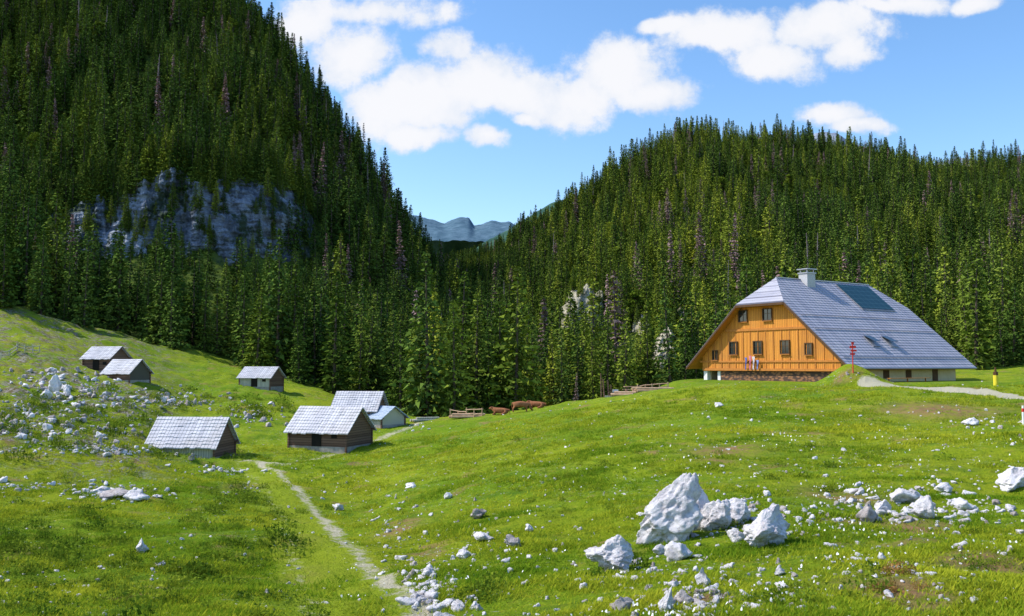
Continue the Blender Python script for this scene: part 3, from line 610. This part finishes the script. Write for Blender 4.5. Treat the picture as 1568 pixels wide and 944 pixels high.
# ------------------------------------------------------------ main house
PHI=math.radians(33); HW=11.5; L=22.6; ZR=9.9; ZE=-.2; TN=(ZR-ZE)/HW; RC=2.9; XC=3.4; GZ=-1.75
hs=empty('alpine_lodge',(27.4,97.6,0),PHI-math.pi/2)
def roofz(x): return ZR-abs(x)*TN
def yf(x): a=abs(x); return RC*(1-a/XC) if a<XC else 0
V=[];Fa=[];NCO=34
for sgn in (1,-1):
    for i in range(NCO):
        x0=HW*i/NCO; x1=HW*(i+1)/NCO; a=yf(x0); b_=yf(x1); n=len(V)
        up=.06; th=.07
        V+=[(sgn*x0,a,roofz(x0)+.0),(sgn*x0,L-a,roofz(x0)+.0),(sgn*x1,L-b_,roofz(x1)+up),(sgn*x1,b_,roofz(x1)+up),(sgn*x1,L-b_,roofz(x1)-th),(sgn*x1,b_,roofz(x1)-th),(sgn*x0,a,roofz(x0)-.1),(sgn*x0,L-a,roofz(x0)-.1)]
        q=[(n,n+3,n+2,n+1),(n+3,n+5,n+4,n+2),(n,n+6,n+5,n+3),(n+1,n+2,n+4,n+7)]
        Fa+= q if sgn<0 else [t[::-1] for t in q]
for yy,s in ((0,1),(L,-1)):
    NC=9; zc=roofz(XC)
    for i in range(NC):
        t0=i/NC;t1=(i+1)/NC; n=len(V)
        def q(t,l): 
            zz=ZR+(zc-ZR)*t+l; return [(-XC*t,yy+s*RC*(1-t),zz),(XC*t,yy+s*RC*(1-t),zz)]
        V+=q(t0,.01)+q(t1,.06)+q(t1,-.08); Fa+=[(n,n+2,n+3,n+1),(n+2,n+4,n+5,n+3)]
part('roof',V,Fa,slate,hs)
V=[];Fa=[]
for sgn in (1,-1):
    n=len(V); dz=-.32
    V+=[(sgn*XC,.03,roofz(XC)+dz),(sgn*(HW-.1),.03,roofz(HW-.1)+dz),(sgn*(HW-.1),L-.03,roofz(HW-.1)+dz),(sgn*XC,L-.03,roofz(XC)+dz),(0,RC,ZR+dz-.1),(0,L-RC,ZR+dz-.1)]
    Fa+=[(n,n+1,n+2,n+3),(n,n+3,n+5,n+4)]
n=len(V); V+=[(-XC,.03,roofz(XC)-.32),(XC,.03,roofz(XC)-.32),(0,RC,ZR-.42)]; Fa+=[(n,n+1,n+2)]
part('soffit',V,Fa,orange_b,hs)
V=[];Fa=[]
def plank(p0,p1,h,t):
    n=len(V)
    for (x_,y_,z_) in (p0,p1):
        V.extend([(x_,y_-t,z_),(x_,y_,z_),(x_,y_,z_-h),(x_,y_-t,z_-h)])
    Fa.extend([(n,n+1,n+5,n+4),(n+1,n+2,n+6,n+5),(n+2,n+3,n+7,n+6),(n+3,n,n+4,n+7),(n,n+3,n+2,n+1),(n+4,n+5,n+6,n+7)])
for sgn in (1,-1): plank((sgn*XC,-.01,roofz(XC)-.09),(sgn*HW,-.01,roofz(HW)-.09),.28,.05)
plank((-XC,-.07,roofz(XC)-.09),(XC,-.07,roofz(XC)-.09),.25,.05)
part('barge_boards',V,Fa,darkw,hs)
WX=9.7; WY=1.0
def gable(y,z0,name,mat):
    zt=lambda x: roofz(x)-.34
    xa=XC-.3; pts=[(-WX,y,z0),(WX,y,z0),(WX,y,zt(WX)),(xa+.2,y,zt(xa+.2)),(-(xa+.2),y,zt(xa+.2)),(-WX,y,zt(WX))]
    return part(name,pts,[tuple(range(6))],mat,hs)
FZ=-.45
gable(WY,FZ,'front_gable_wall',orange); gable(L-WY,GZ,'rear_gable_wall',orange)
boxes('floor_deck',[(-WX,WX,WY+.02,WY+3,FZ-.2,FZ)],darkw,hs)
boxes('stone_base',[(-7.0,WX-.05,WY+.25,WY+1,GZ-.6,FZ-.2)],stonew,hs)
boxes('entrance_recess',[(-WX+.4,-7.05,WY+2.6,WY+2.8,GZ-.5,FZ-.2)],interior,hs)
boxes('white_pillars',[(-WX+.05,-WX+.6,WY+.1,WY+.65,GZ-.6,FZ-.2),(-7.6,-7.15,WY+.3,WY+.8,GZ-.6,FZ-.2)],white,hs)
boxes('side_walls',[(WX-.25,WX,WY+.03,L-WY-.03,GZ-.6,roofz(WX)-.35),(-WX,-WX+.25,WY+1.2,L-WY-.03,GZ-.6,roofz(WX)-.35)],cream,hs)
wb=[(WX+.01,WX+.06,4,5,-1.4,-.5),(WX+.01,WX+.06,8,9,-1.4,-.5),(WX+.01,WX+.06,12,13,-1.4,-.5),(WX+.01,WX+.06,17,18,-1.7,-.3)]
boxes('side_windows',wb,darkw,hs)
trim=[(-(ZR-4.15-.5)/TN,(ZR-4.15-.5)/TN,WY-.12,WY-.005,3.9,4.15),(-(ZR-.8)/TN+.3,(ZR-.8)/TN-.3,WY-.12,WY-.005,.35,.55),(-9.6,9.6,WY-.15,WY-.005,FZ-.15,FZ+.12)]
boxes('gable_trim',trim,orange_b,hs)
raf=[]
for i in range(-8,9):
    if abs(i)*1.1<9: raf.append((i*1.1-.05,i*1.1+.05,WY-.06,WY-.004,FZ+.15,min(roofz(i*1.1)-.5,3.85)))
boxes('battens',raf,orange_b,hs)
wins=[(-4.7,2.0,1.1,1.35),(-1.1,2.0,1.1,1.35),(2.7,2.0,1.1,1.35),(5.8,1.75,.8,1.1),(-3.2,5.65,1.15,1.2),(.35,5.65,1.15,1.2),(-7.6,1.2,.7,1.0)]
fr=[];gl=[];mu=[];sh=[]
for (cx,cz,w,h) in wins:
    x0,x1,z0,z1=cx-w/2,cx+w/2,cz-h/2,cz+h/2
    gl.append((x0,x1,WY-.03,WY-.01,z0,z1))
    for q in [(x0-.1,x0,z0-.1,z1+.1),(x1,x1+.1,z0-.1,z1+.1),(x0,x1,z1,z1+.1),(x0,x1,z0-.1,z0)]:
        fr.append((q[0],q[1],WY-.16,WY-.008,q[2],q[3]))
    mu.append((cx-.03,cx+.03,WY-.06,WY-.032,z0,z1)); mu.append((x0,cx-.031,WY-.06,WY-.032,cz+.1,cz+.14)); mu.append((cx+.031,x1,WY-.06,WY-.032,cz+.1,cz+.14))
    sh.append((x0-.15,x1+.15,WY-.25,WY-.162,z0-.16,z0-.1))
boxes('window_glass',gl,glass,hs); boxes('window_frames',fr,darkw,hs); boxes('window_bars',mu,darkw,hs); boxes('window_sills',sh,orange_b,hs)
boxes('chimney',[(-.1,1.1,6.9,8.3,7.6,10.55)],simple('chimney_render',(.4,.4,.42),(.5,.5,.52),3),hs)
boxes('chimney_cap',[(-.25,1.25,6.75,8.45,11.0,11.12),(-.2,1.2,6.8,8.4,10.55,10.68),(0,.12,7,7.12,10.68,11.0),(.88,1.0,7,7.12,10.68,11.0),(0,.12,8.1,8.22,10.68,11.0),(.88,1.0,8.1,8.22,10.68,11.0)],metal,hs)
def slab(name,xa,xb,ya,yb,lift,th,mat,tilt=0):
    za,zb=roofz(xa)+lift,roofz(xb)+lift+tilt; nx_,nz_=TN/math.hypot(1,TN)*th,1/math.hypot(1,TN)*th
    V=[(xa,ya,za),(xb,ya,zb),(xb,yb,zb),(xa,yb,za)]; V+=[(a+nx_,b,c+nz_) for a,b,c in V]
    return part(name,V,[(0,3,2,1),(4,5,6,7),(0,1,5,4),(1,2,6,5),(2,3,7,6),(3,0,4,7)],mat,hs)
slab('solar_panel_frame',.45,4.1,12.7,18.95,.10,.06,metal); slab('solar_panel',.55,4.0,12.8,18.85,.185,.04,solar)
for yy in (7.9,11.0): slab('skylight_frame',7.9,9.1,yy-.6,yy+.6,.08,.1,metal); slab('skylight_sash',7.9,9.2,yy-.55,yy+.55,.25,.05,glass,.5)
for xs in (5.2,6.9,10.4): slab('snow_guard',xs,xs+.06,.5,L-.5,.12,.07,metal)
slab('gutter',HW-.05,HW+.1,0,L,-.1,.12,metal)
boxes('ridge_cap',[(-.14,.14,RC,L-RC,ZR-.02,ZR+.09)],metal,hs)
for nm,x0,w,z1,h,c in (('blue_flag',-2.8,.35,.9,1.3,(.12,.22,.6)),('pink_flag',-2.2,.4,1.1,1.5,(.75,.25,.35)),('white_flag',-1.7,.4,1.0,1.4,(.75,.7,.75)),('light_blue_flag',-1.1,.35,.6,1.0,(.3,.4,.75))):
    V=[];Fa=[]
    for i in range(7):
        for j in range(7): V.append((x0+w*i/6+.12*(j/6)*(1-i/3)+.03*math.sin(j),WY-.35+.07*math.sin(i*1.6+j*.5),z1-h*j/6-.1*abs(i-3)/3*(j/6)))
    for i in range(6):
        for j in range(6): a=i*7+j; Fa.append((a,a+7,a+8,a+1))
    part(nm,V,Fa,simple(nm+'_cloth',c,tuple(q*.85 for q in c),3,.9,bs=0),hs,True)
boxes('terrace_bench',[(HW+.6,HW+1.1,5,12,-1.35,-1.28),(HW+.65,HW+.75,5.2,5.3,-1.9,-1.35),(HW+.65,HW+.75,8.4,8.5,-1.9,-1.35),(HW+.65,HW+.75,11.6,11.7,-1.9,-1.35)],orange_b,hs)
# ------------------------------------------------------------ huts
pale_roof=board_mat('weathered_shingles',(.42,.42,.47),(.72,.71,.75),.28,'X',(.2,.2,.22),.5,weather=(.44,.41,.39))
oldwood=board_mat('weathered_planks',(.10,.052,.035),(.25,.145,.10),.2,'Z',(.012,.008,.006))
greywood=board_mat('grey_planks',(.40,.38,.30),(.62,.58,.48),.2,'X',(.10,.09,.07))
concrete=simple('rubble_base',(.22,.20,.18),(.40,.37,.34),5,.9)
bluemetal=simple('blue_grey_sheet',(.30,.38,.50),(.44,.50,.60),2,.5,bs=0)
def hut(px,d,Lx,Wy,wall,rise,rz,over=.35,roof=pale_roof,wallm=oldwood,gm_=None,dz=0,front=None,door=None,name='wooden_hut'):
    p=at(px,d); e=empty(name,(p.x,p.y,p.z+dz),rz); hx,hy=Lx/2,Wy/2; B0=.12
    boxes('base',[(-hx-.03,hx+.03,-hy-.03,hy+.03,-1.6,B0)],concrete,e)
    V=[(-hx,-hy,B0),(hx,-hy,B0),(hx,hy,B0),(-hx,hy,B0),(-hx,-hy,wall),(hx,-hy,wall),(hx,hy,wall),(-hx,hy,wall),(-hx,0,wall+rise),(hx,0,wall+rise)]
    part('long_walls',V,[(0,1,5,4),(2,3,7,6)],front or wallm,e); part('gable_walls',V,[(1,2,6,9,5),(3,0,4,8,7)],gm_ or wallm,e)
    sl=rise/hy; V=[];Fa=[];NC=9; ho=hy+over; R=random.Random(int(px))
    for sgn in (1,-1):
        for i in range(NC):
            nb=int((Lx+2*over)/.42)
            for j in range(nb):
                xa=-hx-over+(Lx+2*over)*j/nb; xb=-hx-over+(Lx+2*over)*(j+1)/nb
                y0=ho*i/NC; y1=ho*(i+1)/NC+R.uniform(-.03,.05); z0=wall+rise-sl*y0+.05; z1=wall+rise-sl*y1+.10+R.uniform(-.01,.025); n=len(V)
                V+=[(xa,sgn*y0,z0),(xb,sgn*y0,z0),(xb,sgn*y1,z1),(xa,sgn*y1,z1),(xb,sgn*y1,z1-.09),(xa,sgn*y1,z1-.09),(xa,sgn*y0,z0-.08),(xb,sgn*y0,z0-.08)]
                q=[(n,n+3,n+2,n+1),(n+3,n+5,n+4,n+2),(n,n+6,n+5,n+3),(n+1,n+2,n+4,n+7)]
                Fa+= q if sgn>0 else [t[::-1] for t in q]
    part('roof',V,Fa,roof,e)
    boxes('roof_beams',[(-hx-over+.05,hx+over-.05,-.06,.06,wall+rise-.16,wall+rise-.03)]+[(-hx-over+.05,hx+over-.05,s*hy-.07,s*hy+.07,wall-.14,wall-.02) for s in (1,-1)],oldwood,e)
    boxes('corner_posts',[(sx*hx-.07+sx*.03,sx*hx+.07+sx*.03,sy*hy-.07+sy*.03,sy*hy+.07+sy*.03,-.6,wall-.15) for sx in (1,-1) for sy in (1,-1)],oldwood,e)
    dx=[]
    if door=='R': dx=[(hx+.004,hx+.05,-.5,.5,B0,min(wall+.2,1.8))]
    elif door=='F': dx=[(-.5,.4,-hy-.05,-hy-.004,B0,min(wall-.1,1.75)),(hx*.5,hx*.5+.5,-hy-.05,-hy-.004,.8,1.15)]
    if dx: boxes('door',dx,interior,e)
    return e
hut(298,70,5.2,3.8,1.15,1.9,math.radians(-6),wallm=oldwood,front=greywood,door=None,dz=.1)
hut(508,75,5.4,4.2,1.45,1.8,math.radians(-20),wallm=oldwood,door='F',dz=.15)
hut(552,92,4.4,4.0,1.7,1.7,math.radians(-8),wallm=oldwood,door='F',dz=.1)
hut(592,90,2.2,3.0,.9,1.0,math.radians(-42),roof=bluemetal,wallm=greywood,dz=.1,name='wooden_shed')
hut(401,120,4.4,3.8,1.45,1.3,math.radians(-12),wallm=oldwood,front=greywood,door='F')
hut(163,108,3.8,3.4,1.7,1.3,math.radians(-16),wallm=oldwood,door='F',dz=.2)
hut(195,104,4.0,3.0,1.1,1.4,math.radians(-24),wallm=greywood,front=oldwood,door=None,dz=0,name='wooden_shed')
# ------------------------------------------------------------ small objects
red=simple('red_paint',(.55,.03,.02),(.65,.05,.04),4,.6,bs=0); yellow=simple('yellow_paint',(.75,.6,.03),(.8,.65,.05),4,.6,bs=0)
def tubes(name,segs,mat,par):
    Vs=[];Fs=[];n=0
    for (a,b,r0,r1) in segs:
        V,Fa=cone_tube(a,b,r0,r1,8); k=8; Fa=list(map(tuple,Fa)); Vs+=list(map(tuple,V)); Fs+=[tuple(i+n for i in f) for f in Fa]; Fs.append(tuple(n+8+i for i in range(8))); Fs.append(tuple(n+7-i for i in range(8))); n+=len(V)
    return part(name,Vs,Fs,mat,par)
p=at(1306,78.2); e=empty('red_signpost',p,0)
tubes('post',[((0,0,-.3),(0,0,2.5),.05,.05)],red,e)
boxes('sign_boards',[(-.28,.28,-.08,-.055,2.15,2.36),(-.2,.34,-.08,-.055,1.85,2.02),(-.25,.18,-.08,-.055,1.55,1.7),(-.12,.12,-.08,-.055,2.5,2.7)],red,e)
g=at(1524,76); e=empty('yellow_marker_post',g,0)
tubes('post_lower',[((0,0,-.3),(0,0,1.05),.2,.2)],yellow,e); tubes('post_cap',[((0,0,1.05),(0,0,1.35),.2,.2),((0,0,1.35),(0,0,1.75),.09,.07)],darkw,e)
g=at(1564,50); e=empty('white_marker_post',g,0)
tubes('post',[((0,0,-.3),(0,0,.75),.07,.07),((0,0,.95),(0,0,1.1),.07,.06)],white,e); tubes('red_band',[((0,0,.75),(0,0,.95),.072,.072)],red,e)
e=empty('carved_wooden_poles',at(928,93),0)
tubes('poles',[((-.5,0,-.3),(-.55,0,2.7),.07,.05),((-.15,.2,-.3),(-.3,.2,2.1),.09,.07),((.35,0,-.3),(.15,0,2.0),.1,.08),((.6,.1,-.3),(.5,.1,1.5),.09,.07)],oldwood,e)
boxes('trough',[(-.2,1.6,-.5,.2,-.1,.35),(-.1,1.5,-.4,.1,.351,.36)],greywood,e)
boxes('notice_board',[(.7,1.3,.3,.35,.7,1.0)],white,e); tubes('notice_post',[((1,.33,-.3),(1,.33,.7),.04,.04)],oldwood,e)
def fence(px0,d0,px1,d1,n,mat,name='log_fence'):
    a=at(px0,d0); b=at(px1,d1); e=empty(name,a,0); segs=[];prev=None
    for i in range(n+1):
        t=i/n; q=a.lerp(b,t); q.z=float(H(q.x,q.y)); r=q-a
        segs.append(((r.x,r.y,r.z-.3),(r.x+random.uniform(-.08,.08),r.y,r.z+.95+random.uniform(-.2,.1)),.06,.05))
        if prev is not None:
            for hh in (.35,.75): segs.append(((prev.x,prev.y,prev.z+hh+random.uniform(-.1,.1)),(r.x+.15,r.y,r.z+hh+random.uniform(-.15,.1)),.05,.045))
        prev=r
    tubes('posts_and_rails',segs,mat,e)
lw=simple('peeled_logs',(.42,.26,.15),(.6,.42,.28),4,.8)
fence(690,92,738,90,4,lw); fence(975,92,1022,92,4,lw)
fence(0,100,60,112,5,greywood)
def logs(px,d,L_,n,rz,mat,name='log_pile'):
    e=empty(name,at(px,d),rz); segs=[]; R=random.Random(px)
    for i in range(n):
        row=i%4; lay=i//4; y=(row-(1.5-lay*.5))*.28; z=.10+lay*.22; o=R.uniform(-.3,.3)
        segs.append(((-L_/2+o,y,z),(L_/2+o,y+R.uniform(-.05,.05),z+R.uniform(-.02,.03)),.13,.10))
    tubes('logs',segs,mat,e)
logs(715,91,3.2,7,.15,lw); logs(1000,92,4.0,7,.1,lw); logs(650,94,2.6,5,.5,greywood); logs(955,92,2.2,6,-.2,lw)
e=empty('picnic_table',at(968,94),.1)
boxes('top_and_seats',[(-.9,.9,-.35,.35,.72,.78),(-.9,.9,-.8,-.55,.42,.47),(-.9,.9,.55,.8,.42,.47)],lw,e); boxes('legs',[(-.7,-.6,-.7,.7,.3,.4),(.6,.7,-.7,.7,.3,.4),(-.7,-.6,-.3,-.2,-.2,.72),(-.7,-.6,.2,.3,-.2,.72),(.6,.7,-.3,-.2,-.2,.72),(.6,.7,.2,.3,-.2,.72)],oldwood,e)
brown=simple('brown_cow_hide',(.22,.075,.03),(.40,.17,.075),2,.8,bs=0)
def cow(px,d,rz,lying=False,graze=False,k_=1.0):
    me=bpy.data.meshes.new('cow_body'); V=[];E=[];R=[]
    def c(p,r,par=None):
        V.append(p);R.append(r)
        if par is not None: E.append((par,len(V)-1))
        return len(V)-1
    h=.62 if lying else 1.05
    a=c((-.75,0,h),(.27,.33)); b=c((-.25,0,h-.04),(.34,.38),a); m_=c((.3,0,h-.05),(.34,.38),b); s=c((.72,0,h),(.26,.36),m_)
    nz=h+.1 if not graze else h-.15
    n1=c((1.05,0,nz+.05),(.16,.22),s); hz=nz+.22 if not graze else .42
    hd=c((1.28,0,hz),(.13,.16),n1); mz=c((1.6 if not graze else 1.45,0,hz-.18),(.08,.09),hd)
    for sg in (1,-1): c((1.22,sg*.24,hz+.06),(.03,.05),hd); 
    t=c((-1.0,0,h+.1),(.05,.05),a); c((-1.06,0,h-.5),(.03,.03),t)
    for sg in (1,-1):
        if lying:
            k=c((-.5,sg*.42,.3),(.13,.16),a); q=c((.0,sg*.5,.12),(.07,.07),k); 
            k=c((.75,sg*.3,.3),(.11,.13),s); q=c((1.1,sg*.3,.1),(.06,.06),k); c((.8,sg*.34,.07),(.05,.05),q)
        else:
            k=c((-.72,sg*.2,.72),(.13,.17),a); q=c((-.92,sg*.2,.42),(.07,.07),k); c((-.85,sg*.2,.04),(.05,.06),q)
            k=c((.7,sg*.2,.68),(.11,.13),s); q=c((.72,sg*.2,.38),(.06,.07),k); c((.72,sg*.2,.04),(.05,.05),q)
    me.from_pydata(V,E,[]); o=bpy.data.objects.new('cow',me); scn.collection.objects.link(o); me.materials.append(brown)
    sk=o.modifiers.new('skin','SKIN'); sk.use_smooth_shade=True
    for i,r in enumerate(R): me.skin_vertices[0].data[i].radius=r
    me.skin_vertices[0].data[0].use_root=True
    o.modifiers.new('sub','SUBSURF').render_levels=2
    p=at(px,d); o.location=p-Vector((0,0,.02)); o.rotation_euler=(0,0,rz); o.scale=(k_,)*3
cow(768,89.0,2.9,True,k_=.82); cow(797,89.0,.15,False,True,k_=.85); cow(824,90.0,2.8,True,k_=.8)
# ------------------------------------------------------------ world
w=bpy.data.worlds.new('World'); scn.world=w; w.use_nodes=True; T=NT(w.node_tree); bg=w.node_tree.nodes['Background']
sky=T.n('ShaderNodeTexSky'); sky.sky_type='NISHITA'; sky.sun_disc=False; sky.sun_elevation=EL; sky.sun_rotation=math.atan2(SD.x,SD.y)%(2*math.pi); sky.altitude=600; sky.air_density=1; sky.dust_density=1.2; sky.ozone_density=1.6
hsn=T.n('ShaderNodeHueSaturation'); hsn.inputs['Saturation'].default_value=1.2; hsn.inputs['Value'].default_value=1.65; T.link(sky.outputs[0],hsn.inputs['Color'])
tc=T.n('ShaderNodeTexCoord').outputs['Generated']; sp_=T.n('ShaderNodeSeparateXYZ'); T.link(tc,sp_.inputs[0])
yy=T.math('MAXIMUM',sp_.outputs[1],.05); cu=T.math('DIVIDE',sp_.outputs[0],yy); cv=T.math('DIVIDE',sp_.outputs[2],yy)
cb=T.n('ShaderNodeCombineXYZ'); T.link(cu,cb.inputs[0]); T.link(cv,cb.inputs[1]); uvv=cb.outputs[0]
nz1=T.n('ShaderNodeTexNoise'); T.link(uvv,nz1.inputs['Vector']); nz1.inputs['Scale'].default_value=9; nz1.inputs['Detail'].default_value=4; nz1.inputs['Roughness'].default_value=.6
wv=T.vm('ADD',uvv,T.vm('MULTIPLY',T.vm('SUBTRACT',nz1.outputs['Color'],(.5,.5,.5)),(.06,.045,0)))
BL=[(465,35,60,44,.9),(540,80,66,52,.9),(590,165,66,52,1),(655,150,90,60,1),(640,205,60,24,1),(730,125,90,54,1),(800,145,84,44,1),(745,215,40,18,.85),(805,185,26,14,.85),(880,150,70,50,1),(950,105,84,52,1),(1005,140,76,30,1),(690,70,50,26,.75),(600,15,110,26,.65),
(1030,38,52,16,.9),(1110,45,94,38,1),(1180,88,76,38,1),(1260,40,98,40,1),(1310,78,48,26,1),(1380,8,90,16,.85),(1275,180,58,21,1),(1310,196,48,14,.95),(1495,12,36,14,.95)]
acc=None
for (a,b_,rx,ry,st) in BL:
    u,v=uv(a,b_); q=T.vm('MULTIPLY',T.vm('SUBTRACT',wv,(u,v,0)),(1353/(rx*1.2),1353/(ry*1.2),0)); l=T.vm('LENGTH',q,(0,0,0))
    f=T.math('MULTIPLY',T.math('SUBTRACT',1.0,l),st)
    acc=f if acc is None else T.math('SMOOTH_MAX',acc,f,.12)
nz2=T.noise(uvv,20,7,.66)
den=T.math('ADD',acc,T.math('MULTIPLY',T.math('SUBTRACT',nz2,.5),1.35))
mask=T.ss(den,-.04,.42); mask=T.math('MULTIPLY',mask,T.math('GREATER_THAN',sp_.outputs[1],.06))
sh=T.ss(T.math('ADD',T.math('MULTIPLY',den,.5),T.math('MULTIPLY',T.noise(T.vm('ADD',uvv,(.012,-.02,0)),13,5,.6),.8)),.25,.8)
cc=T.mix(sh,(4.6,5.2,6.2),(6.4,6.4,6.6))
T.link(T.mix(T.math('MULTIPLY',mask,.97),hsn.outputs[0],cc),bg.inputs['Color']); bg.inputs['Strength'].default_value=.15
scn.view_settings.view_transform='Standard'; scn.view_settings.look='None'; scn.view_settings.exposure=0
